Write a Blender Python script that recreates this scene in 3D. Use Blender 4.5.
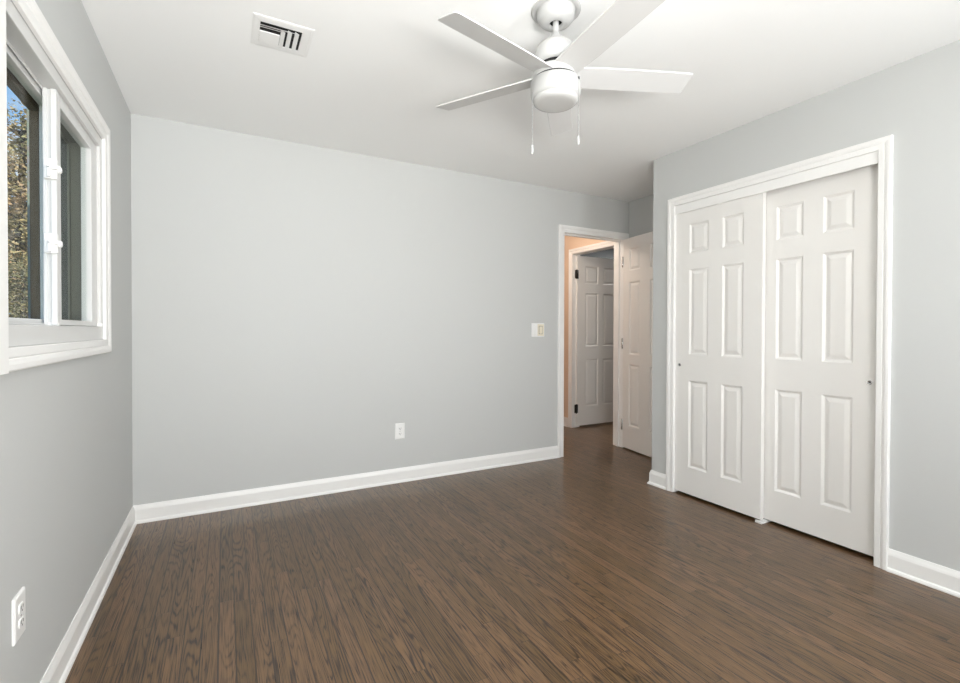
import bpy, bmesh, math, random
from mathutils import Vector, Matrix

S = bpy.context.scene
C = S.collection
for o in list(bpy.data.objects):
    bpy.data.objects.remove(o, do_unlink=True)
R = math.radians
PI = math.pi

# ------------------------------------------------------------------ camera
CAM = Vector((0.4908, -3.4647, 1.1644))
FPX, CY, PITCH, ROLL, YAW = 473.55, 334.495, -0.0103, 0.0025, 0.4932
fwd = Vector((math.sin(YAW) * math.cos(PITCH), math.cos(YAW) * math.cos(PITCH), math.sin(PITCH)))
rt = Vector((math.cos(YAW), -math.sin(YAW), 0))
up = rt.cross(fwd)
r2 = rt * math.cos(ROLL) + up * math.sin(ROLL)
u2 = -rt * math.sin(ROLL) + up * math.cos(ROLL)
cd = bpy.data.cameras.new('camera')
cam = bpy.data.objects.new('camera', cd)
C.objects.link(cam)
M = Matrix((r2, u2, -fwd)).transposed().to_4x4()
M.translation = CAM
cam.matrix_world = M
cd.sensor_fit = 'HORIZONTAL'
cd.sensor_width = 36.0
cd.lens = FPX * 36.0 / 960.0
cd.shift_y = (CY - 341.5) / 960.0
cd.clip_start = 0.02
cd.clip_end = 300
S.camera = cam

# ------------------------------------------------------------------ view
S.view_settings.view_transform = 'Standard'
S.view_settings.look = 'None'
S.view_settings.gamma = 1.0
S.view_settings.exposure = 0.07
S.view_settings.use_curve_mapping = False
S.cycles.use_denoising = True
S.cycles.denoising_prefilter = 'NONE'
S.cycles.max_bounces = 12
S.cycles.diffuse_bounces = 8
S.cycles.transparent_max_bounces = 16

# ------------------------------------------------------------------ sky
wd = bpy.data.worlds.new('world')
S.world = wd
wd.use_nodes = True
wn, wl = wd.node_tree.nodes, wd.node_tree.links
bg = wn['Background']
tc = wn.new('ShaderNodeTexCoord')
mp = wn.new('ShaderNodeMapping'); mp.inputs['Scale'].default_value = (2.2, 2.2, 5.5)
nz = wn.new('ShaderNodeTexNoise'); nz.inputs['Scale'].default_value = 1.6; nz.inputs['Detail'].default_value = 6
rp = wn.new('ShaderNodeValToRGB')
rp.color_ramp.elements[0].position = 0.5; rp.color_ramp.elements[0].color = (0.30, 0.56, 0.95, 1)
rp.color_ramp.elements[1].position = 0.66; rp.color_ramp.elements[1].color = (0.95, 0.97, 1.0, 1)
wl.new(tc.outputs['Generated'], mp.inputs['Vector']); wl.new(mp.outputs['Vector'], nz.inputs['Vector'])
wl.new(nz.outputs['Fac'], rp.inputs['Fac']); wl.new(rp.outputs['Color'], bg.inputs['Color'])
bg.inputs['Strength'].default_value = 1.0

# ------------------------------------------------------------------ sun and added fill lights
def light(name, typ, loc, energy, color=(1, 1, 1), target=None, size=None, size_y=None):
    d = bpy.data.lights.new(name, typ)
    d.energy = energy; d.color = color
    if typ == 'AREA':
        d.shape = 'RECTANGLE'; d.size = size; d.size_y = size_y
    o = bpy.data.objects.new(name, d); C.objects.link(o); o.location = loc
    if target is not None:
        o.rotation_euler = (Vector(target) - Vector(loc)).to_track_quat('-Z', 'Y').to_euler()
    return o

sun = light('sun', 'SUN', (8, -6, 12), 5.5, (1.0, 0.93, 0.80), (0, 4, 0)); sun.data.angle = R(0.6)
# area lights added inside the unseen rear windows, standing in for daylight
light('rear_window_fill', 'AREA', (0.72, -4.47, 1.5), 22, (1.0, 0.995, 0.98), (0.85, 0, 1.4), 1.1, 1.2)
light('rear_window_fill', 'AREA', (2.75, -4.42, 1.4), 42, (0.985, 0.993, 1.0), (0.0, -1.7, 1.1), 0.8, 1.2)
# fill added to lift the ceiling, aimed up from inside the rear wall
for bx, ty, be, sp in ((0.72, -1.3, 6, 75), (0.72, -3.0, 25, 140), (0.72, -3.4, 27, 180)):
    ceil_fill = light('ceiling_fill', 'AREA', (bx, -4.42, 1.05), be, (1.0, 0.99, 0.96), (bx + .15, ty, 2.44), 1.1, 0.4)
    ceil_fill.data.spread = R(sp)
# fill added in the second bedroom to brighten the door across the hall
light('second_bedroom_fill', 'AREA', (5.6, 1.0, 2.38), 34, (1, 1, 1), (5.6, 1.0, 0), 0.5, 0.5)

# ------------------------------------------------------------------ dimensions
H = 2.44            # ceiling
W = 3.3285          # closet wall face
W2 = 4.0325         # alcove side wall face
D = 0.934           # alcove depth
YR = -4.5           # rear wall
TW = 0.11           # inner wall thickness

# ------------------------------------------------------------------ materials
def mat(name, col, rough=0.5, metal=0.0, bump=0.0, bscale=60, spec=0.5, var=0.0, coat=0.0):
    m = bpy.data.materials.new(name); m.use_nodes = True
    n, l = m.node_tree.nodes, m.node_tree.links
    b = n['Principled BSDF']
    b.inputs['Roughness'].default_value = rough
    b.inputs['Metallic'].default_value = metal
    b.inputs['Specular IOR Level'].default_value = spec
    b.inputs['Coat Weight'].default_value = coat
    t = n.new('ShaderNodeTexCoord')
    z = n.new('ShaderNodeTexNoise'); z.inputs['Scale'].default_value = bscale; z.inputs['Detail'].default_value = 4
    l.new(t.outputs['Object'], z.inputs['Vector'])
    k = n.new('ShaderNodeMixRGB'); k.blend_type = 'MULTIPLY'; k.inputs['Fac'].default_value = var
    k.inputs['Color1'].default_value = (*col, 1)
    l.new(z.outputs['Color'], k.inputs['Color2'])
    l.new(k.outputs['Color'], b.inputs['Base Color'])
    if bump:
        p = n.new('ShaderNodeBump'); p.inputs['Strength'].default_value = bump; p.inputs['Distance'].default_value = 0.002
        l.new(z.outputs['Fac'], p.inputs['Height']); l.new(p.outputs['Normal'], b.inputs['Normal'])
    return m

WALLP = mat('pale_blue_grey_paint', (0.57, 0.58, 0.573), 0.6, bump=0.08, bscale=90, spec=0.3)
CEILP = mat('ceiling_paint', (0.905, 0.91, 0.905), 0.8, bump=0.1, bscale=110, spec=0.2)
TRIMP = mat('white_trim_paint', (0.86, 0.855, 0.84), 0.35, bump=0.03, bscale=40)
DOORP = mat('white_door_paint', (0.83, 0.815, 0.79), 0.4, bump=0.03, bscale=30)
VINYL = mat('white_vinyl', (0.68, 0.68, 0.67), 0.3)
FANW = mat('fan_white', (0.52, 0.52, 0.515), 0.4)
FANB = mat('fan_blade_white', (0.65, 0.65, 0.645), 0.5)
LENS = mat('frosted_lens', (0.54, 0.54, 0.53), 0.25)
DARK = mat('recess_shade', (0.012, 0.012, 0.012), 0.8)  # black stands in for shade inside the vent and fan gaps
CHAIN = mat('nickel_chain', (0.45, 0.45, 0.45), 0.35, 0.8)
CHROME = mat('satin_nickel', (0.62, 0.62, 0.62), 0.25, 1.0)
BRONZE = mat('black_bronze', (0.018, 0.015, 0.013), 0.45, 0.3)
PLASTIC = mat('white_plastic', (0.85, 0.85, 0.84), 0.3)
IVORY = mat('ivory_plastic', (0.80, 0.74, 0.60), 0.3)
SLOT = mat('slot_dark', (0.10, 0.10, 0.10), 0.6)
VENTW = mat('vent_white', (0.84, 0.84, 0.83), 0.4)
BROWN = mat('brown_storm_frame', (0.12, 0.085, 0.052), 0.85, bump=0.1, bscale=60)
GREYB = mat('weathered_grey_boards', (0.42, 0.42, 0.37), 0.85, bump=0.4, bscale=25, var=0.5)
WARMP = mat('hall_warmlit_cream', (0.74, 0.57, 0.44), 0.7, bump=0.06, bscale=90)  # cream with the hall lamp's orange light put into the colour
ROOM2P = mat('dimmed_bedroom_paint', (0.09, 0.095, 0.095), 0.7, bump=0.06, bscale=90)  # unlit look put into the colour, darkened against the added fill
SOIL = mat('lawn', (0.10, 0.13, 0.05), 0.95, bump=0.6, bscale=12, var=0.6)
BARK = mat('bark', (0.16, 0.12, 0.08), 0.9, bump=0.6, bscale=20, var=0.5)
LEAFA = mat('tan_autumn_leaf', (0.56, 0.42, 0.21), 0.7, bscale=3, var=0.5)
LEAFB = mat('olive_leaf', (0.38, 0.31, 0.14), 0.7, bscale=3, var=0.5)
LEAFC = mat('dull_green_leaf', (0.27, 0.235, 0.105), 0.7, bscale=3, var=0.5)
BRICK = mat('exterior_render', (0.55, 0.53, 0.49), 0.9, bump=0.3, bscale=40)

OUTERP = mat('weathered_outer_frame_paint', (0.235, 0.23, 0.19), 0.85, bump=0.2, bscale=50, spec=0.2)
def glass_mat():
    m = bpy.data.materials.new('window_glass'); m.use_nodes = True
    n, l = m.node_tree.nodes, m.node_tree.links
    n.remove(n['Principled BSDF'])
    tr = n.new('ShaderNodeBsdfTransparent'); tr.inputs['Color'].default_value = (0.93, 0.95, 0.94, 1)
    gl = n.new('ShaderNodeBsdfGlossy'); gl.inputs['Roughness'].default_value = 0.02
    mx = n.new('ShaderNodeMixShader')
    mx.inputs[0].default_value = 0.05
    l.new(tr.outputs[0], mx.inputs[1]); l.new(gl.outputs[0], mx.inputs[2])
    l.new(mx.outputs[0], n['Material Output'].inputs['Surface'])
    return m
GLASS = glass_mat()

def screen_mat():
    m = bpy.data.materials.new('insect_screen'); m.use_nodes = True
    n, l = m.node_tree.nodes, m.node_tree.links
    b = n['Principled BSDF']
    b.inputs['Base Color'].default_value = (0.20, 0.20, 0.18, 1); b.inputs['Roughness'].default_value = 0.8
    tr = n.new('ShaderNodeBsdfTransparent')
    mx = n.new('ShaderNodeMixShader'); mx.inputs[0].default_value = 0.35
    l.new(tr.outputs[0], mx.inputs[1]); l.new(b.outputs[0], mx.inputs[2])
    l.new(mx.outputs[0], n['Material Output'].inputs['Surface'])
    return m
SCREEN = screen_mat()

def floor_mat():
    m = bpy.data.materials.new('dark_oak_strip_floor'); m.use_nodes = True
    n, l = m.node_tree.nodes, m.node_tree.links
    b = n['Principled BSDF']
    def math_(op, a, bb=None, c=None):
        k = n.new('ShaderNodeMath'); k.operation = op
        for i, v in enumerate((a, bb, c)):
            if v is None: continue
            if isinstance(v, (int, float)): k.inputs[i].default_value = v
            else: l.new(v, k.inputs[i])
        return k.outputs[0]
    t = n.new('ShaderNodeTexCoord'); sx = n.new('ShaderNodeSeparateXYZ'); l.new(t.outputs['Object'], sx.inputs[0])
    x, y = sx.outputs[0], sx.outputs[1]
    u = math_('DIVIDE', math_('ADD', x, 20.013), 0.0572)
    idx = math_('FLOOR', u); fu = math_('FRACT', u)
    wn1 = n.new('ShaderNodeTexWhiteNoise'); wn1.noise_dimensions = '1D'; l.new(idx, wn1.inputs['W'])
    ln = math_('MULTIPLY_ADD', wn1.outputs['Value'], 0.6, 0.75)
    v = math_('ADD', math_('DIVIDE', math_('ADD', y, 20.0), ln), math_('MULTIPLY', wn1.outputs['Value'], 17.3))
    seg = math_('FLOOR', v); fv = math_('FRACT', v)
    cb = n.new('ShaderNodeCombineXYZ'); l.new(idx, cb.inputs[0]); l.new(seg, cb.inputs[1])
    wn2 = n.new('ShaderNodeTexWhiteNoise'); wn2.noise_dimensions = '2D'; l.new(cb.outputs[0], wn2.inputs['Vector'])
    rnd = wn2.outputs['Value']; rcol = n.new('ShaderNodeSeparateColor'); l.new(wn2.outputs['Color'], rcol.inputs[0])
    # fine pores: long thin streaks
    c1 = n.new('ShaderNodeCombineXYZ')
    l.new(math_('MULTIPLY', x, 310.0), c1.inputs[0]); l.new(math_('MULTIPLY', y, 8.0), c1.inputs[1]); l.new(math_('MULTIPLY', rnd, 91.0), c1.inputs[2])
    n1 = n.new('ShaderNodeTexNoise'); n1.inputs['Scale'].default_value = 1.0; n1.inputs['Detail'].default_value = 5.0; n1.inputs['Roughness'].default_value = 0.6
    l.new(c1.outputs[0], n1.inputs['Vector'])
    # cathedral grain: contour lines of a stretched noise
    c2 = n.new('ShaderNodeCombineXYZ')
    l.new(math_('MULTIPLY', x, 13.0), c2.inputs[0]); l.new(math_('MULTIPLY', y, 0.85), c2.inputs[1]); l.new(math_('MULTIPLY', rnd, 53.0), c2.inputs[2])
    n2 = n.new('ShaderNodeTexNoise'); n2.inputs['Scale'].default_value = 1.0; n2.inputs['Detail'].default_value = 1.5
    l.new(c2.outputs[0], n2.inputs['Vector'])
    rings = math_('SINE', math_('MULTIPLY', n2.outputs['Fac'], 160.0))
    rings = math_('MULTIPLY_ADD', rings, 0.5, 0.5)
    rings = math_('POWER', rings, 3.0)
    fig = math_('MULTIPLY', rings, math_('MULTIPLY_ADD', rcol.outputs[1], 0.5, 0.45))
    g = math_('ADD', math_('MULTIPLY_ADD', n1.outputs['Fac'], 1.75, -0.30), math_('MULTIPLY', fig, -0.46))
    ramp = n.new('ShaderNodeValToRGB')
    e = ramp.color_ramp.elements
    e[0].position = 0.14; e[0].color = (0.014, 0.0066, 0.0024, 1)
    e[1].position = 0.66; e[1].color = (0.160, 0.089, 0.037, 1)
    e2 = e.new(0.40); e2.color = (0.094, 0.051, 0.021, 1)
    l.new(g, ramp.inputs['Fac'])
    tone = math_('MULTIPLY_ADD', rnd, 0.36, 0.82)
    mt = n.new('ShaderNodeMixRGB'); mt.blend_type = 'MULTIPLY'; mt.inputs['Fac'].default_value = 1
    l.new(ramp.outputs['Color'], mt.inputs['Color1'])
    tcx = n.new('ShaderNodeCombineColor')
    l.new(tone, tcx.inputs[0]); l.new(tone, tcx.inputs[1]); l.new(math_('MULTIPLY', tone, math_('MULTIPLY_ADD', rcol.outputs[0], 0.25, 0.88)), tcx.inputs[2])
    l.new(tcx.outputs[0], mt.inputs['Color2'])
    # joints
    edge = math_('MINIMUM', fu, math_('SUBTRACT', 1.0, fu))
    gapu = math_('LESS_THAN', edge, math_('MULTIPLY_ADD', wn1.outputs['Value'], 0.034, 0.022))
    ev = math_('MINIMUM', fv, math_('SUBTRACT', 1.0, fv))
    gapv = math_('MULTIPLY', math_('LESS_THAN', ev, 0.0012), 0.7)
    gap = math_('MAXIMUM', gapu, gapv)
    mg = n.new('ShaderNodeMixRGB'); l.new(math_('MULTIPLY', gap, 0.85), mg.inputs['Fac'])
    l.new(mt.outputs['Color'], mg.inputs['Color1']); mg.inputs['Color2'].default_value = (0.014, 0.009, 0.006, 1)
    l.new(mg.outputs['Color'], b.inputs['Base Color'])
    l.new(math_('MULTIPLY_ADD', n1.outputs['Fac'], 0.06, 0.255), b.inputs['Roughness'])
    b.inputs['IOR'].default_value = 1.62
    hgt = math_('SUBTRACT', math_('MULTIPLY', g, 0.35), math_('MULTIPLY', gap, 1.0))
    bp = n.new('ShaderNodeBump'); bp.inputs['Strength'].default_value = 0.25; bp.inputs['Distance'].default_value = 0.0012
    l.new(hgt, bp.inputs['Height']); l.new(bp.outputs['Normal'], b.inputs['Normal'])
    return m
FLOORM = floor_mat()

# ------------------------------------------------------------------ mesh helpers
class MB:
    """Collects shapes and links them as ONE mesh object."""
    def __init__(self):
        self.bm = bmesh.new()
        self.mi = 0
    def face(self, pts):
        vs = [self.bm.verts.new(p) for p in pts]
        try:
            f = self.bm.faces.new(vs); f.material_index = self.mi
        except ValueError:
            pass
        return self
    def box(self, a, b):
        x0, y0, z0 = (min(a[i], b[i]) for i in range(3)); x1, y1, z1 = (max(a[i], b[i]) for i in range(3))
        v = [self.bm.verts.new(p) for p in ((x0,y0,z0),(x1,y0,z0),(x1,y1,z0),(x0,y1,z0),(x0,y0,z1),(x1,y0,z1),(x1,y1,z1),(x0,y1,z1))]
        for q in ((0,3,2,1),(4,5,6,7),(0,1,5,4),(1,2,6,5),(2,3,7,6),(3,0,4,7)):
            f = self.bm.faces.new([v[i] for i in q]); f.material_index = self.mi
        return self
    def loft(self, rings, closed_rings=True, caps=True, loop=False):
        """rings: list of point lists, neighbouring rings are bridged."""
        vr = [[self.bm.verts.new(p) for p in r] for r in rings]
        n = len(vr[0]); k = len(vr)
        for i in range(k if loop else k - 1):
            a, b = vr[i], vr[(i + 1) % k]
            for j in range(n if closed_rings else n - 1):
                q = (a[j], a[(j + 1) % n], b[(j + 1) % n], b[j])
                f = self.bm.faces.new(q); f.material_index = self.mi
        if caps and not loop:
            for r in (vr[0][::-1], vr[-1]):
                f = self.bm.faces.new(r); f.material_index = self.mi
        return self
    def lathe(self, prof, c=(0, 0, 0), seg=48, axis='z', cap0=False, cap1=False):
        rings = []
        for r, h in prof:
            ring = []
            for i in range(seg):
                a = 2 * PI * i / seg
                p = (r * math.cos(a), r * math.sin(a), h)
                if axis == 'x': p = (p[2], p[0], p[1])
                elif axis == 'y': p = (p[1], p[2], p[0])
                ring.append((p[0] + c[0], p[1] + c[1], p[2] + c[2]))
            rings.append(ring)
        vr = [[self.bm.verts.new(p) for p in r] for r in rings]
        for a, b in zip(vr, vr[1:]):
            for j in range(seg):
                f = self.bm.faces.new((a[j], a[(j + 1) % seg], b[(j + 1) % seg], b[j])); f.material_index = self.mi; f.smooth = True
        if cap0: self.bm.faces.new(vr[0][::-1]).material_index = self.mi
        if cap1: self.bm.faces.new(vr[-1]).material_index = self.mi
        return self
    def tube(self, pts, radii, seg=8):
        pts = [Vector(p) for p in pts]
        rings = []
        for i, p in enumerate(pts):
            t = (pts[min(i + 1, len(pts) - 1)] - pts[max(i - 1, 0)]).normalized()
            a = t.orthogonal().normalized(); b = t.cross(a)
            rad = radii[i] if isinstance(radii, (list, tuple)) else radii
            rings.append([tuple(p + a * rad * math.cos(2 * PI * k / seg) + b * rad * math.sin(2 * PI * k / seg)) for k in range(seg)])
        return self.loft(rings)
    def build(self, name, m, parent=None, bevel=0.0, smooth=False, loc=None, rotz=None, recalc=True):
        if recalc:
            bmesh.ops.recalc_face_normals(self.bm, faces=self.bm.faces[:])
        me = bpy.data.meshes.new(name); self.bm.to_mesh(me); self.bm.free()
        for x in (m if isinstance(m, (list, tuple)) else [m]):
            me.materials.append(x)
        if smooth:
            for p in me.polygons: p.use_smooth = True
        o = bpy.data.objects.new(name, me); C.objects.link(o)
        if parent is not None: o.parent = parent
        if loc is not None: o.location = loc
        if rotz is not None: o.rotation_euler.z = rotz
        if bevel:
            b = o.modifiers.new('bevel', 'BEVEL'); b.width = bevel; b.segments = 2; b.limit_method = 'ANGLE'; b.angle_limit = R(40)
        return o

def tag(o, label=None, cat=None, group=None, kind=None):
    if label: o['label'] = label
    if cat: o['category'] = cat
    if group: o['group'] = group
    if kind: o['kind'] = kind
    return o
def empty(name, loc, rotz=0.0):
    o = bpy.data.objects.new(name, None); C.objects.link(o)
    o.location = loc; o.rotation_euler.z = rotz; o.empty_display_size = 0.1
    return o
def struct(o, label, cat):
    return tag(o, label, cat, kind='structure')

# casing profile: (distance outward from the opening edge, height above the wall)
def casing_prof(w, t=0.018):
    return [(0, 0), (0, t * .55), (w * .06, t * .66), (w * .40, t * .72), (w * .47, t * .62), (w * .53, t * .80), (w * .72, t), (w * .93, t), (w, t * .85), (w, 0)]

def sweep(mb, path, prof, to3):
    """path: function u -> list of 2D points (the path offset outward by u); prof ring points; to3(p2, v)."""
    offs = [path(u) for u, v in prof]
    n = len(offs[0])
    rings = [[to3(offs[j][i], prof[j][1]) for j in range(len(prof))] for i in range(n)]
    return rings

# ================================================================== THE ROOM
struct(MB().box((-0.14, YR - 0.14, -0.12), (6.9, 3.0, 0)).build('floor', FLOORM), 'dark brown oak strip floor running through the room and hall', 'floor')
struct(MB().box((-0.14, YR - 0.14, H), (W2 + TW, TW, H + 0.12)).build('ceiling', CEILP), 'plain white painted ceiling', 'ceiling')

# window opening in the left wall
WY0, WY1, WZ0, WZ1 = -1.89, -0.755, 1.116, 2.024
b = MB()
b.box((-0.14, YR - .14, 0), (0, WY0, H)).box((-0.14, WY1, 0), (0, TW, H)).box((-0.14, WY0, 0), (0, WY1, WZ0)).box((-0.14, WY0, WZ1), (0, WY1, H))
struct(b.build('wall_left', WALLP), 'pale blue grey wall with the sliding window', 'wall')

DX0, DX1, DZ = 3.222, 3.953, 2.056      # bedroom doorway in the back wall
b = MB()
b.box((0, 0, 0), (DX0 - .018, TW, H)).box((DX1 + .018, 0, 0), (W2 + TW, TW, H)).box((DX0 - .018, 0, DZ + .018), (DX1 + .018, TW, H))
struct(b.build('wall_back', WALLP), 'long pale grey wall with the open doorway at its end', 'wall')

CY0, CY1, CZ = -2.332, -1.134, 2.05     # closet opening in the right wall
b = MB()
b.box((W, YR, 0), (W + TW, CY0 - .014, H)).box((W, CY1 + .014, 0), (W + TW, -D, H)).box((W, CY0 - .014, CZ + .014), (W + TW, CY1 + .014, H))
b.box((W + TW, -D - TW, 0), (W2, -D, H))
struct(b.build('wall_right', WALLP), 'pale grey wall with the sliding closet doors', 'wall')
struct(MB().box((W2, YR, 0), (W2 + TW, 0, H)).build('wall_alcove', WALLP), 'short wall of the alcove behind the open bedroom door', 'wall')

# rear wall, behind the camera, with two windows
RWIN = ((0.12, 1.32), (1.85, 3.05)); RZ0, RZ1 = 0.85, 2.15
b = MB(); xs = [0, RWIN[0][0], RWIN[0][1], RWIN[1][0], RWIN[1][1], W2 + TW]
b.box((0, YR - .14, 0), (xs[5], YR, RZ0)).box((0, YR - .14, RZ1), (xs[5], YR, H))
for i in (0, 2, 4): b.box((xs[i], YR - .14, RZ0), (xs[i + 1], YR, RZ1))
struct(b.build('wall_rear', WALLP), 'rear wall of the bedroom with two windows', 'wall')

# hall beyond the doorway
HX = 4.118; HY1 = 1.75
OY0, OY1, OZ = 0.19, 0.962, 2.058        # second doorway, in the hall's right wall
b = MB().box((HX, TW, 0), (HX + TW, OY0 - .018, H)).box((HX, OY1 + .018, 0), (HX + TW, HY1, H)).box((HX, OY0 - .018, OZ + .018), (HX + TW, OY1 + .018, H))
struct(b.build('wall_hall_right', WARMP), 'warmly lit hall wall around the second doorway', 'wall')
struct(MB().box((2.4, HY1, 0), (HX + TW, HY1 + .1, H)).build('wall_hall_end', WARMP), 'end wall of the hall', 'wall')
struct(MB().box((2.3, TW, 0), (2.4, HY1 + .1, H)).build('wall_hall_left', WARMP), 'far side wall of the hall', 'wall')
struct(MB().box((2.3, TW, H), (HX + TW, HY1 + .1, H + .1)).build('ceiling_hall', CEILP), 'hall ceiling', 'ceiling')
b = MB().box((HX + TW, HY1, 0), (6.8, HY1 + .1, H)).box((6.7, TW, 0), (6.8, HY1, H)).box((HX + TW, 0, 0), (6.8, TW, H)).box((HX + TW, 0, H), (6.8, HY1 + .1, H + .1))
struct(b.build('wall_second_bedroom', ROOM2P), 'grey room seen past the second door, walls darkened to look unlit', 'wall')

# ------------------------------------------------------------------ baseboards
BH = 0.107
BP = [(0, 0), (0.0225, 0), (0.0225, 0.006), (0.019, 0.014), (0.0125, 0.019), (0.0125, BH - .028), (0.010, BH - .018), (0.007, BH - .010), (0.004, BH), (0, BH)]   # with shoe moulding
def base(name, pts, normals, label):
    """pts: 2D points along the wall line; normals: mitre direction at every point (length already corrected)."""
    rings = [[(p[0] + n[0] * d, p[1] + n[1] * d, z) for d, z in BP] for p, n in zip(pts, normals)]
    struct(MB().loft(rings).build(name, TRIMP), label, 'baseboard')
base('baseboard_left', [(0, YR), (0, 0)], [(1, 0), (1, -1)], 'white baseboard under the window wall')
base('baseboard_back', [(0, 0), (3.158, 0)], [(1, -1), (0, -1)], 'white baseboard along the long back wall')
base('baseboard_right', [(W, -2.389), (W, YR)], [(-1, 0), (-1, 0)], 'white baseboard right of the closet')
base('baseboard_corner', [(W, -1.077), (W, -D), (W + .6, -D)], [(-1, 0), (-1, 1), (0, 1)], 'short white baseboard wrapping the corner left of the closet')
base('baseboard_alcove', [(W2, 0), (W2, -D)], [(-1, -1), (-1, 1)], 'white baseboard in the alcove behind the door')
base('baseboard_hall', [(HX, 1.03), (HX, HY1)], [(-1, 0), (-1, 0)], 'white baseboard in the hall')

# ------------------------------------------------------------------ closet casing and track board
y0, y1, zt = CY0, CY1, CZ
pr = casing_prof(0.057, 0.018)
rings = sweep(None, lambda u: [(y1 + u, 0), (y1 + u, zt + u), (y0 - u, zt + u), (y0 - u, 0)], pr, lambda p, v: (W - v, p[0], p[1]))
b = MB().loft(rings)
b.box((W, y1, 0), (W + TW, y1 + .0135, zt)).box((W, y0 - .0135, 0), (W + TW, y0, zt)).box((W, y0 - .0135, zt), (W + TW, y1 + .0135, zt + .0135))
struct(b.build('trim_1', TRIMP), 'white moulded casing around the closet doors', 'trim')
struct(MB().box((W - .004, y0 + .0005, 1.990), (W + .008, y1 - .0005, zt - .0005)).build('trim_2', TRIMP, bevel=.002), 'white board hiding the closet door track', 'trim')

# bedroom doorway casing and jamb
pr = casing_prof(0.064, 0.018)
rings = sweep(None, lambda u: [(DX0 - u, 0), (DX0 - u, DZ + u), (DX1 + min(u * 1.1, .066), DZ + u), (DX1 + u * 1.1, 0)], pr, lambda p, v: (p[0], -v, p[1]))
b = MB().loft(rings)
rings = sweep(None, lambda u: [(DX0 - u, 0), (DX0 - u, DZ + u), (DX1 + u, DZ + u), (DX1 + u, 0)], pr, lambda p, v: (p[0], TW + v, p[1]))
b.loft(rings)
b.box((DX0 - .018, 0, 0), (DX0, TW, DZ)).box((DX1, 0, 0), (DX1 + .018, TW, DZ)).box((DX0 - .018, 0, DZ), (DX1 + .018, TW, DZ + .018))
b.box((DX0, .04, 0), (DX0 + .011, .075, DZ)).box((DX1 - .011, .04, 0), (DX1, .075, DZ)).box((DX0 + .011, .04, DZ - .011), (DX1 - .011, .075, DZ))
struct(b.build('trim_3', TRIMP), 'white casing and jamb of the bedroom doorway', 'trim')

# hall doorway casing and jamb (in the plane x = HX)
pr = casing_prof(0.062, 0.018)
rings = sweep(None, lambda u: [(OY1 + u, 0), (OY1 + u, OZ + u), (OY0 - u * .5, OZ + u), (OY0 - u * .5, 0)], pr, lambda p, v: (HX - v, p[0], p[1]))
b = MB().loft(rings)
b.box((HX, OY1, 0), (HX + TW, OY1 + .018, OZ)).box((HX, OY0 - .018, 0), (HX + TW, OY0, OZ)).box((HX, OY0 - .018, OZ), (HX + TW, OY1 + .018, OZ + .018))
struct(b.build('trim_4', TRIMP), 'white casing of the doorway across the hall', 'trim')

# ------------------------------------------------------------------ six-panel doors
def panel_slab(mb, w, h, t, cols, rows, both=True, depth=0.009):
    """a door slab in local x (width), z (height); front face at y=0, back at y=t; raised panels in the cells cols x rows."""
    xs = sorted({0.0, w, *[v for c in cols for v in c]}); zs = sorted({0.0, h, *[v for r in rows for v in r]})
    for side in ((0, 1), (1, -1)) if both else ((0, 1),):
        yb = 0.0 if side[0] == 0 else t
        sg = side[1]
        for i in range(len(xs) - 1):
            for j in range(len(zs) - 1):
                a, c, e, g = xs[i], xs[i + 1], zs[j], zs[j + 1]
                if any(abs(a - q[0]) < 1e-6 for q in cols) and any(abs(e - q[0]) < 1e-6 for q in rows):
                    lv = [(0, 0), (.004, .003), (.012, depth), (.017, depth), (.036, .0025), (.040, .002)]
                    rr = [[(a + m, yb + sg * d, e + m), (c - m, yb + sg * d, e + m), (c - m, yb + sg * d, g - m), (a + m, yb + sg * d, g - m)] for m, d in lv]
                    vr = [[mb.bm.verts.new(p) for p in r] for r in rr]
                    for p, q in zip(vr, vr[1:]):
                        for k in range(4): mb.bm.faces.new((p[k], p[(k + 1) % 4], q[(k + 1) % 4], q[k]))
                    mb.bm.faces.new(vr[-1])
                else:
                    mb.face([(a, yb, e), (c, yb, e), (c, yb, g), (a, yb, g)])
    for i in range(len(xs) - 1):
        for z in (0, h): mb.face([(xs[i], 0, z), (xs[i + 1], 0, z), (xs[i + 1], t, z), (xs[i], t, z)])
    for j in range(len(zs) - 1):
        for x in (0, w): mb.face([(x, 0, zs[j]), (x, t, zs[j]), (x, t, zs[j + 1]), (x, 0, zs[j + 1])])
    if not both: mb.face([(0, t, 0), (w, t, 0), (w, t, h), (0, t, h)])
    bmesh.ops.remove_doubles(mb.bm, verts=mb.bm.verts[:], dist=1e-5)
    return mb

def finger_pull(parent, x, z, name='finger_pull'):
    rr = [(.0035, -.0002), (.0075, .0022), (.0105, .0030), (.0125, -.0030), (.0165, -.0040), (.0180, 0.001)]
    o = MB().lathe([(r, -h) for r, h in rr], (x, 0, z), 24, 'y', cap0=True).build(name, CHROME, parent)
    MB().lathe([(.0001, 0.0), (.0105, 0.0)], (0, 0, 0), 20, 'y').build('recess', SLOT, o, loc=(x, -.0012, z))
    o['label'] = 'small round metal finger pull'
    return o

ROWS = [(.187, .795), (.975, 1.571), (1.680, 1.882)]
def closet_door(name, xf, ya, yb, cols, pull, label):
    """slab whose front face is at x = xf, spanning ya (left, far) .. yb; local x runs from ya towards the camera."""
    e = empty(name, (xf, ya, 0.018), -PI / 2)
    w = ya - yb
    panel_slab(MB(), w, 1.985, .032, cols, ROWS).build('door_panel', DOORP, e)
    finger_pull(e, pull[0], pull[1])
    return struct(e, label, 'closet door')
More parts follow.
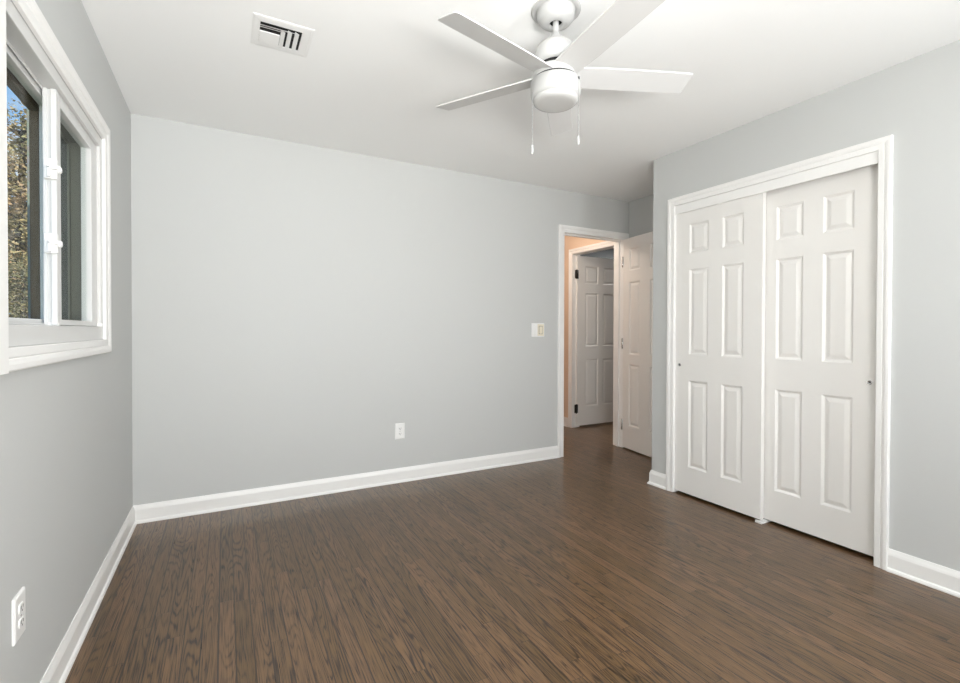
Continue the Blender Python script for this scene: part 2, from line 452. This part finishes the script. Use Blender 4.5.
# local +x maps to world -y, local +y maps to world +x (front faces -x)
e1 = closet_door('door_1', W + .010, -1.1352, -1.755, [(.110, .257), (.358, .501)], (.034, .900), 'left white six-panel sliding closet door, in front of the other')
e2 = closet_door('door_2', W + .054, -1.710, -2.3308, [(.101, .250), (.351, .497)], (.572, .882), 'right white six-panel sliding closet door, behind the other')

def hinge(parent, x, y, z, m=BRONZE, name='hinge', r=.008, l=.09):
    b = MB().lathe([(r * .5, -l / 2 - .008), (r * .8, -l / 2 - .004), (r, -l / 2), (r, l / 2), (r * .8, l / 2 + .004), (r * .5, l / 2 + .008)], (x, y, z), 12, 'z', True, True)
    return b.build(name, m, parent)

# bedroom door, open into the alcove: hinge on the doorway's right jamb
ang = R(-90 - 8.5)
e3 = empty('door_3', (3.942, -0.022, 0.013), ang)
# local +x runs from the hinge into the room; front (y=0) must face -x: local y -> +x side
panel_slab(MB(), 0.715, 2.040, .035, [(.090, .247), (.385, .590)], [(.225, .820), (.915, 1.615), (1.722, 1.938)]).build('door_panel', DOORP, e3)
for z in (0.22, 1.02, 1.82):
    h = hinge(e3, -0.006, -.004, z, CHROME)
    h['label'] = 'metal butt hinge'
b = MB()
b.lathe([(.0001, .060), (.020, .060), (.027, .050), (.027, .040), (.014, .026), (.011, .010), (.026, .006), (.026, 0)], (0, 0, 0), 24, 'y')
kb = b.build('door_knob', CHROME, e3, loc=(.645, .035, .93))
struct(e3, 'white six-panel bedroom door standing open in the alcove', 'door')

# door across the hall, opened into the second room, facing the camera
e4 = empty('door_4', (HX + .048, OY1 - .022, 0.022), 0)
panel_slab(MB(), 0.765, 2.022, .035, [(.125, .328), (.405, .625)], [(.225, .790), (.945, 1.585), (1.700, 1.905)]).build('door_panel', DOORP, e4)
for z in (0.205, 1.80):
    b = MB().lathe([(.005, -.056), (.011, -.05), (.011, .05), (.005, .056)], (-.012, -.008, z), 12, 'z', True, True)
    b.box((-.034, -.004, z - .05), (-.012, .0, z + .05)).box((-.012, -.004, z - .05), (.016, -.0005, z + .05))
    b.build('hinge', BRONZE, e4)['label'] = 'black hinge'
struct(e4, 'white six-panel door seen open across the hall', 'door')

# ------------------------------------------------------------------ the sliding window
win = empty('window_1', (0, 0, 0))
pr = casing_prof(0.070, 0.020)
cy0, cy1, cz0, cz1 = WY0, WY1, WZ0, WZ1
rings = sweep(None, lambda u: [(cy0, cz0 - u * .86), (cy1 + u, cz0 - u * .86), (cy1 + u, cz1 + u), (cy0, cz1 + u)], pr, lambda p, v: (v, p[0], p[1]))
b = MB().loft(rings)
b.box((0, cy0 - .072, cz0 - .062), (.021, cy0, cz1 + .072))
b.build('casing', TRIMP, win)
def frame(mb, x0, x1, ya, yb, za, zb, l, r, bt, tp):
    mb.box((x0, ya, za), (x1, ya + l, zb)).box((x0, yb - r, za), (x1, yb, zb)).box((x0, ya + l, za), (x1, yb - r, za + bt)).box((x0, ya + l, zb - tp), (x1, yb - r, zb))
    return mb
frame(MB(), -.140, -.0525, WY0, WY1, WZ0, WZ1, .030, .030, .058, .045).build('outer_frame', OUTERP, win)
b = frame(MB(), -.052, -.002, WY0, WY1, WZ0, WZ1, .030, .030, .058, .045)
b.box((-.052, WY0 + .03, WZ0 + .058), (-.048, WY1 - .03, WZ0 + .066)).box((-.052, WY0 + .03, WZ1 - .055), (-.048, WY1 - .03, WZ1 - .045))
b.build('frame', VINYL, win, bevel=.003)
ZA, ZB = WZ0 + .060, WZ1 - .046
# far sash, inner track
s1 = frame(MB(), -.050, -.014, -1.350, WY1 - .031, ZA, ZB, .040, .095, .020, .044)
s1.box((-.051, -1.355, ZA), (-.040, -1.350, ZB)).box((-.030, -1.358, ZA), (-.014, -1.350, ZB))
s1 = s1.build('sash', VINYL, win, bevel=.002)
MB().box((-.034, -1.311, ZA + .019), (-.030, -.880, ZB - .043)).build('pane', GLASS, s1)
# near sash, outer track
s2 = frame(MB(), -.088, -.056, WY0 + .031, -1.200, ZA, ZB, .050, .045, .020, .026)
s2 = s2.build('sash', VINYL, win, bevel=.002)
MB().box((-.074, WY0 + .08, ZA + .019), (-.070, -1.244, ZB - .025)).build('pane', GLASS, s2)
# brown outer storm frame behind the near sash, insect screen behind the far one
b = frame(MB(), -.125, -.100, WY0 + .031, -1.130, ZA + .001, ZB, .05, .075, .014, .034)
b.build('storm_frame', BROWN, win)
b = frame(MB(), -.118, -.104, -1.129, WY1 - .031, ZA + .001, ZB, .08, .02, .014, .014)
sc = b.build('screen_frame', OUTERP, win)
MB().box((-.112, -1.050, ZA + .014), (-.111, WY1 - .050, ZB - .013)).build('insect_screen', SCREEN, sc)
# two sash locks on the meeting stile
for z in (1.452, 1.703):
    lk = MB().box((-.046, -1.372, z - .034), (-.010, -1.350, z + .034)).build('sash_lock', PLASTIC, win, bevel=.004)
    MB().lathe([(.013, 0), (.013, .006), (.009, .010), (.003, .011)], (-.010, -1.361, z), 16, 'x', True, True).build('cam', PLASTIC, lk)
    MB().box((-.034, -1.386, z - .030), (-.024, -1.372, z + .006)).box((-.034, -1.386, z - .004), (-.006, -1.374, z + .010)).build('lever', PLASTIC, lk, bevel=.003)
MB().box((-.014, -.800, ZA - .003), (.004, -.775, ZA + .014)).build('sash_stop', PLASTIC, win, bevel=.004)
MB().box((-.054, -1.352, ZA - .003), (-.012, -1.330, ZA + .010)).build('sash_stop', PLASTIC, win, bevel=.004)
struct(win, 'white sliding window with two sashes and sash locks', 'window')

# rear windows (behind the camera)
for k, (xa, xb) in enumerate(RWIN):
    w2 = empty('window_%d' % (k + 2), (0, 0, 0))
    b = MB()
    for q in ((xa, RZ0, xa + .04, RZ1), (xb - .04, RZ0, xb, RZ1), (xa + .04, RZ0, xb - .04, RZ0 + .04), (xa + .04, RZ1 - .04, xb - .04, RZ1), (xa + .04, 1.48, xb - .04, 1.52)):
        b.box((q[0], YR - .13, q[1]), (q[2], YR - .09, q[3]))
    rings = sweep(None, lambda u: [(xa - u, RZ0 - u), (xb + u, RZ0 - u), (xb + u, RZ1 + u), (xa - u, RZ1 + u)], casing_prof(.07), lambda p, v: (p[0], YR + v, p[1]))
    b.loft(rings, loop=True)
    b.build('window_frame', VINYL, w2)
    MB().box((xa + .04, YR - .112, RZ0 + .04), (xb - .04, YR - .108, RZ1 - .04)).build('pane', GLASS, w2)
    struct(w2, 'window in the rear wall', 'window')

# ================================================================== THINGS
# ------------------------------------------------------------------ ceiling fan
FX, FY = 1.658, -1.927
fan = empty('ceiling_fan', (FX, FY, H))
tag(fan, 'white five-blade ceiling fan with a drum light and pull chains', 'ceiling fan')
def z_(z): return z - H
MB().lathe([(.079, 0), (.079, -.006), (.075, -.010), (.075, -.022), (.072, -.034), (.062, -.046), (.044, -.054), (.030, -.056), (.026, -.054), (.024, -.046)], seg=64).build('canopy', FANW, fan)
MB().lathe([(.0795, -.0005), (.098, -.0005), (.098, -.004), (.092, -.0065), (.0795, -.0065)], seg=64).build('ceiling_ring', FANW, fan)
o = MB().lathe([(.0001, -.040), (.0255, -.040), (.0255, -.050)], seg=40).build('canopy_hole_shade', DARK, fan)  # black disc stands in for shade up the canopy hole
MB().lathe([(.0115, -.030), (.0115, z_(2.300))], seg=24).build('downrod', FANW, fan)
MB().lathe([(.0125, z_(2.352)), (.016, z_(2.350)), (.020, z_(2.338)), (.030, z_(2.322)), (.040, z_(2.315)), (.058, z_(2.306)), (.074, z_(2.292)), (.083, z_(2.270)), (.085, z_(2.250)), (.085, z_(2.222)), (.060, z_(2.220))], seg=64).build('motor_housing', FANW, fan)
MB().lathe([(.0001, z_(2.2215)), (.066, z_(2.2215)), (.066, z_(2.190)), (.0001, z_(2.190))], seg=48).build('motor_gap_shade', DARK, fan)  # black drum painting the shade between motor and hub
MB().lathe([(.0001, z_(2.196)), (.089, z_(2.196)), (.092, z_(2.192)), (.092, z_(2.172)), (.089, z_(2.166)), (.0001, z_(2.166))], seg=64).build('blade_hub', FANW, fan)
MB().lathe([(.0001, z_(2.167)), (.086, z_(2.167)), (.086, z_(2.150)), (.0001, z_(2.150))], seg=48).build('housing_gap_shade', DARK, fan)  # black drum, shade above the light housing put into its colour
lh = MB().lathe([(.0001, z_(2.156)), (.0965, z_(2.156)), (.0990, z_(2.153)), (.0990, z_(2.108)), (.0975, z_(2.098)), (.0935, z_(2.091)), (.086, z_(2.088)), (.0001, z_(2.088))], seg=64).build('light_housing', FANW, fan)
MB().lathe([(.0885, z_(2.092)), (.0895, z_(2.084)), (.088, z_(2.076)), (.081, z_(2.070)), (.068, z_(2.067)), (.040, z_(2.066)), (.0001, z_(2.0655))], seg=64).build('lens', LENS, fan)['label'] = 'frosted round light lens'
# blades
th0, RAD, PIT = R(-22.6), 0.552, R(13.9)
def blade_mesh():
    me_b = MB()
    out = [(.060, -.044), (.075, -.052), (.20, -.056), (.40, -.056), (RAD - .012, -.055), (RAD - .003, -.052), (RAD, -.044), (RAD, .044), (RAD - .003, .052), (RAD - .012, .055), (.40, .056), (.20, .056), (.075, .052), (.060, .044)]
    for zz in (-.003,):
        rings = [[(x, y * math.cos(PIT), -y * math.sin(PIT) + h) for x, y in out] for h in (-.003, .003)]
    me_b.loft(rings)
    return me_b
proto = blade_mesh().build('blade', FANB, fan, bevel=.0015, loc=(0, 0, z_(2.180)), rotz=th0)
for k in range(1, 5):
    c = proto.copy(); C.objects.link(c); c.parent = fan
    c.location = (0, 0, z_(2.180)); c.rotation_euler.z = th0 + k * 2 * PI / 5
# pull chains
def chain(x, y, zt, zb, pend):
    b = MB(); n = int((zt - zb) / .0052)
    b.tube([(x, y, zt), (x, y, zb)], .0007, 6)
    for i in range(n + 1):
        z = zt - i * .0052
        b.lathe([(.0003, .0017), (.0014, .0009), (.0017, 0), (.0014, -.0009), (.0003, -.0017)], (x, y, z), 8)
    o = b.build('pull_chain', CHAIN, fan)
    if pend:
        MB().lathe([(.0008, .018), (.003, .016), (.0042, .008), (.0042, -.012), (.0030, -.017), (.0008, -.019)], (x, y, zb - .018), 16).build('pendant', FANW, o)
    return o
RTV = Vector((math.cos(YAW), -math.sin(YAW), 0)); FWV = Vector((math.sin(YAW), math.cos(YAW), 0))
p = RTV * -.0955 - FWV * .030
chain(p.x, p.y, z_(2.100), z_(1.895), True)
p = RTV * .0805 - FWV * .0585
chain(p.x, p.y, z_(2.140), z_(1.920), True)
q = p * .985
MB().lathe([(.0055, .004), (.0055, -.004)], (0, 0, 0), 14, 'z', True, True).build('chain_outlet', SLOT, fan, loc=(q.x, q.y, z_(2.143)))

# ------------------------------------------------------------------ air register in the ceiling
VX0, VX1, VY0, VY1 = 0.592, 0.829, -1.340, -1.110
v = empty('air_vent', ((VX0 + VX1) / 2, (VY0 + VY1) / 2, H))
tag(v, 'square white air register in the ceiling with L-shaped dark slots', 'air vent')
hx, hy = (VX1 - VX0) / 2, (VY1 - VY0) / 2
ix0, ix1, iy0, iy1 = -hx + .030, hx - .044, -hy + .040, hy - .040
oc = [(-hx, -hy), (hx, -hy), (hx, hy), (-hx, hy)]; ic = [(ix0, iy0), (ix1, iy0), (ix1, iy1), (ix0, iy1)]
def lerp(k): return [(a[0] + (c[0] - a[0]) * k, a[1] + (c[1] - a[1]) * k) for a, c in zip(oc, ic)]
b = MB(); b.loft([[(x, y, h) for x, y in q] for q, h in ((oc, 0), (oc, -.002), (lerp(.25), -.0045), (lerp(.92), -.0055), (ic, -.0045), (ic, -.0005))], caps=False)
b.build('frame', VENTW, v)
MB().box((ix0, iy0, -.0012), (ix1, iy1, -.0004)).build('vent_shade', DARK, v)  # black sheet in place of the duct's shade behind the louvres
# nested L-shaped louvres: each one runs along the near side and down the right side
wx, wy = ix1 - ix0, iy1 - iy0
def louvre(x1, y0, w, drop):
    """bar along y=y0 from ix0 to x1, then along x=x1 down to iy1"""
    b = MB()
    b.loft([[(x, y0, -.0105), (x, y0 + w, -.0045), (x, y0 + w + .001, -.0035), (x, y0 + .001, -.0095)] for x in (ix0, x1 - w * .3)])
    b.loft([[(x1, y, -.0105), (x1 - w, y, -.0045), (x1 - w - .001, y, -.0035), (x1 - .001, y, -.0095)] for y in (y0, iy1)])
    return b.build('louver', VENTW, v)
louvre(ix0 + wx * .93, iy0 + wy * .055, .0150, 0)
louvre(ix0 + wx * .76, iy0 + wy * .075, .0150, 0)
louvre(ix0 + wx * .60, iy0 + wy * .15, .0155, 0)
b = MB().box((ix0, iy0 + wy * .40, -.009), (ix0 + wx * .49, iy1, -.004)); b.build('louver', VENTW, v, bevel=.002)

# ------------------------------------------------------------------ outlets and switch (built facing -y)
def outlet(name, loc, rotz, label, w=.076, h=.120):
    e = empty(name, loc, rotz); tag(e, label, 'wall outlet')
    b = MB(); pts = lambda q, y: [(-w / 2 + q, y, -h / 2 + q), (w / 2 - q, y, -h / 2 + q), (w / 2 - q, y, h / 2 - q), (-w / 2 + q, y, h / 2 - q)]
    b.loft([pts(0, 0), pts(0, -.004), pts(.003, -.0065), pts(.006, -.007)]); b.build('cover_plate', PLASTIC, e)
    for s in (-1, 1):
        zc = s * .0197
        n = 28; ring = []
        for i in range(n):
            a = 2 * PI * i / n
            ring.append((.0172 * math.cos(a), max(-.0125, min(.0125, .0172 * math.sin(a)))))
        b = MB().loft([[(x, y, zc + z) for x, z in ring] for y in (-.006, -.0095)])
        r = b.build('receptacle', PLASTIC, e)
        MB().box((-.0080, -.0099, zc - .001), (-.0052, -.0094, zc + .0080)).box((.0052, -.0099, zc - .0005), (.0078, -.0094, zc + .0075)).box((-.0024, -.0099, zc - .0088), (.0024, -.0094, zc - .0042)).build('slots', SLOT, r)
    MB().lathe([(.0001, -.0086), (.0030, -.0084), (.0034, -.007)], (0, 0, 0), 14, 'y').build('screw', CHROME, e)
    return e
outlet('wall_outlet', (1.660, 0, .389), 0, 'white duplex wall outlet low on the long back wall')
outlet('wall_outlet', (0, -1.776, .398), PI / 2, 'white duplex wall outlet low on the wall under the window')

e = empty('light_switch', (2.936, 0, 1.162)); tag(e, 'cream and white double switch plate beside the open doorway', 'light switch')
w, h = .136, .122
b = MB(); pts = lambda q, y: [(-w / 2 + q, y, -h / 2 + q), (w / 2 - q, y, -h / 2 + q), (w / 2 - q, y, h / 2 - q), (-w / 2 + q, y, h / 2 - q)]
b.loft([pts(0, 0), pts(0, -.004), pts(.003, -.0065), pts(.006, -.007)]); b.build('cover_plate', PLASTIC, e)
d = MB().box((-.052, -.014, -.056), (-.022, -.006, .058)).build('dimmer', PLASTIC, e, bevel=.003)
d['label'] = 'white raised dimmer'
f = MB().box((-.008, -.0085, -.052), (.060, -.0065, .052)).build('insert', IVORY, e, bevel=.001); f['label'] = 'cream switch insert'
MB().box((.006, -.0092, -.036), (.046, -.008, .036)).build('recess', SLOT, f)
MB().box((.009, -.012, -.033), (.043, -.0085, .033)).build('rocker', IVORY, f, bevel=.002)

# ------------------------------------------------------------------ closet floor guide
b = MB().box((W - .010, -1.774, 0), (W + .100, -1.734, .004)).box((W - .010, -1.774, .004), (W + .004, -1.734, .015)).box((W + .0445, -1.774, .004), (W + .0515, -1.734, .015))
tag(b.build('floor_guide', PLASTIC, bevel=.002), 'small white floor guide where the two closet doors overlap', 'door guide')

# ------------------------------------------------------------------ hall ceiling lamp (gives the warm light of the hall)
hl = empty('hall_ceiling_lamp', (3.30, 0.55, H)); tag(hl, 'round flush ceiling lamp in the hall, out of sight', 'ceiling lamp')
MB().lathe([(.15, 0), (.15, -.02), (.145, -.025)], seg=40).build('base', FANW, hl)
lmp = light('hall_bulb', 'POINT', (3.30, 0.55, H - .16), 14, (1.0, 0.86, 0.73)); lmp.data.shadow_soft_size = .09

# ================================================================== OUTSIDE
struct(MB().box((-40, -30, -.62), (-.14, 60, -.5)).box((-.14, 6, -.62), (40, 60, -.5)).build('ground', SOIL), 'lawn outside the window', 'lawn')
fn = empty('board_fence', (-.14, .40, -.5)); tag(fn, 'tall grey vertical-board screen just outside the far window pane', 'fence')
b = MB(); xx = 0.0
random.seed(5)
while xx > -.42:
    wq = .088
    b.box((xx, 0, 0), (xx - wq + .006, .022 + random.uniform(-.003, .003), 4.2)); xx -= wq
b.build('boards', GREYB, fn, bevel=.002)
MB().box((0, .03, .4), (-.44, .07, .5)).build('rail', GREYB, fn)
MB().box((0, .03, 3.3), (-.44, .07, 3.4)).build('rail', GREYB, fn)

def tree(loc, h, trunk_r, crown, n, leaf, size, name, label, seed):
    rnd = random.Random(seed)
    e = empty(name, loc); tag(e, label, 'tree', 'trees outside the window')
    b = MB()
    b.tube([(0, 0, 0), (.05, .03, h * .3), (-.03, .06, h * .6), (.02, 0, h * .93)], [trunk_r, trunk_r * .8, trunk_r * .5, trunk_r * .12], 10)
    tips = []
    for i in range(46):
        z0 = h * rnd.uniform(.22, .9); a = rnd.uniform(0, 2 * PI); ln = crown * rnd.uniform(.45, 1.0) * (1.05 - .6 * (z0 / h))
        p0 = Vector((0, 0, z0)); d = Vector((math.cos(a), math.sin(a), rnd.uniform(.15, .75))).normalized()
        p1 = p0 + d * ln * .5 + Vector((0, 0, .05)); p2 = p0 + d * ln + Vector((rnd.uniform(-.2, .2), rnd.uniform(-.2, .2), rnd.uniform(-.1, .25)))
        b.tube([p0, p1, p2], [trunk_r * .28, trunk_r * .16, trunk_r * .05], 6)
        tips.append((p0, p1, p2))
        for _ in range(3):
            q = p1.lerp(p2, rnd.random()); q2 = q + Vector((rnd.uniform(-1, 1), rnd.uniform(-1, 1), rnd.uniform(-.2, .7))) * ln * .35
            b.tube([q, q2], [trunk_r * .07, trunk_r * .02], 5); tips.append((q, q.lerp(q2, .5), q2))
    b.build('trunk', BARK, e)
    verts, faces = [], []
    for i in range(n):
        p0, p1, p2 = rnd.choice(tips); t = rnd.uniform(.2, 1.08)
        c = (p0.lerp(p1, t * 2) if t < .5 else p1.lerp(p2, t * 2 - 1)) + Vector((rnd.gauss(0, .13), rnd.gauss(0, .13), rnd.gauss(0, .12)))
        ax = Vector((rnd.uniform(-1, 1), rnd.uniform(-1, 1), rnd.uniform(-.6, .4))).normalized(); sd = ax.orthogonal().normalized()
        sd = (Matrix.Rotation(rnd.uniform(0, 2 * PI), 3, ax) @ sd); s = size * rnd.uniform(.6, 1.3)
        k = len(verts); nn = ax.cross(sd) * s * .08
        verts += [c, c + ax * s * .5 + sd * s * .26 + nn, c + ax * s, c + ax * s * .5 - sd * s * .26 + nn]
        faces.append((k, k + 1, k + 2, k + 3))
    me = bpy.data.meshes.new('foliage'); me.from_pydata([tuple(x) for x in verts], [], faces); me.materials.append(leaf)
    o = bpy.data.objects.new('foliage', me); C.objects.link(o); o.parent = e
    return e
tree((-1.95, 5.2, -.5), 4.9, .12, 1.45, 17000, LEAFA, .06, 'autumn_tree', 'tan-leaved tree whose branches cross the sky in the near pane', 3)
tree((-3.3, 10.2, -.5), 4.3, .16, 2.3, 24000, LEAFB, .10, 'autumn_tree', 'olive bushy tree low behind the tan-leaved one', 8)
tree((-1.38, 2.5, -.5), 2.35, .06, .62, 12000, LEAFC, .035, 'shrub', 'dense olive shrub filling the bottom of the near pane', 21)

# loose belt of trees farther out on the window side
rnd = random.Random(77)
verts, faces = [], []
for tx, ty, hh, rr in ((-6.0, 3.6, 4.6, 1.7), (-7.5, .6, 5.2, 2.0), (-6.6, -2.8, 4.4, 1.8), (-9.5, -5.6, 5.4, 2.2), (-8.8, 6.8, 5.6, 2.3)):
    for i in range(5200):
        d = Vector((rnd.gauss(0, 1), rnd.gauss(0, 1), rnd.gauss(0, 1))).normalized() * rnd.random() ** .45
        c = Vector((tx + d.x * rr, ty + d.y * rr, hh * .5 - .5 + d.z * hh * .52 + .3))
        ax = Vector((rnd.uniform(-1, 1), rnd.uniform(-1, 1), rnd.uniform(-.6, .4))).normalized()
        sd = Matrix.Rotation(rnd.uniform(0, 2 * PI), 3, ax) @ ax.orthogonal().normalized(); s = .13 * rnd.uniform(.6, 1.3); k = len(verts)
        verts += [c, c + ax * s * .5 + sd * s * .26, c + ax * s, c + ax * s * .5 - sd * s * .26]
        faces.append((k, k + 1, k + 2, k + 3))
me = bpy.data.meshes.new('foliage_belt'); me.from_pydata([tuple(x) for x in verts], [], faces); me.materials.append(LEAFB)
o = bpy.data.objects.new('foliage_belt', me); C.objects.link(o)
tag(o, 'loose belt of olive foliage farther out beyond the window', 'foliage', kind='stuff')
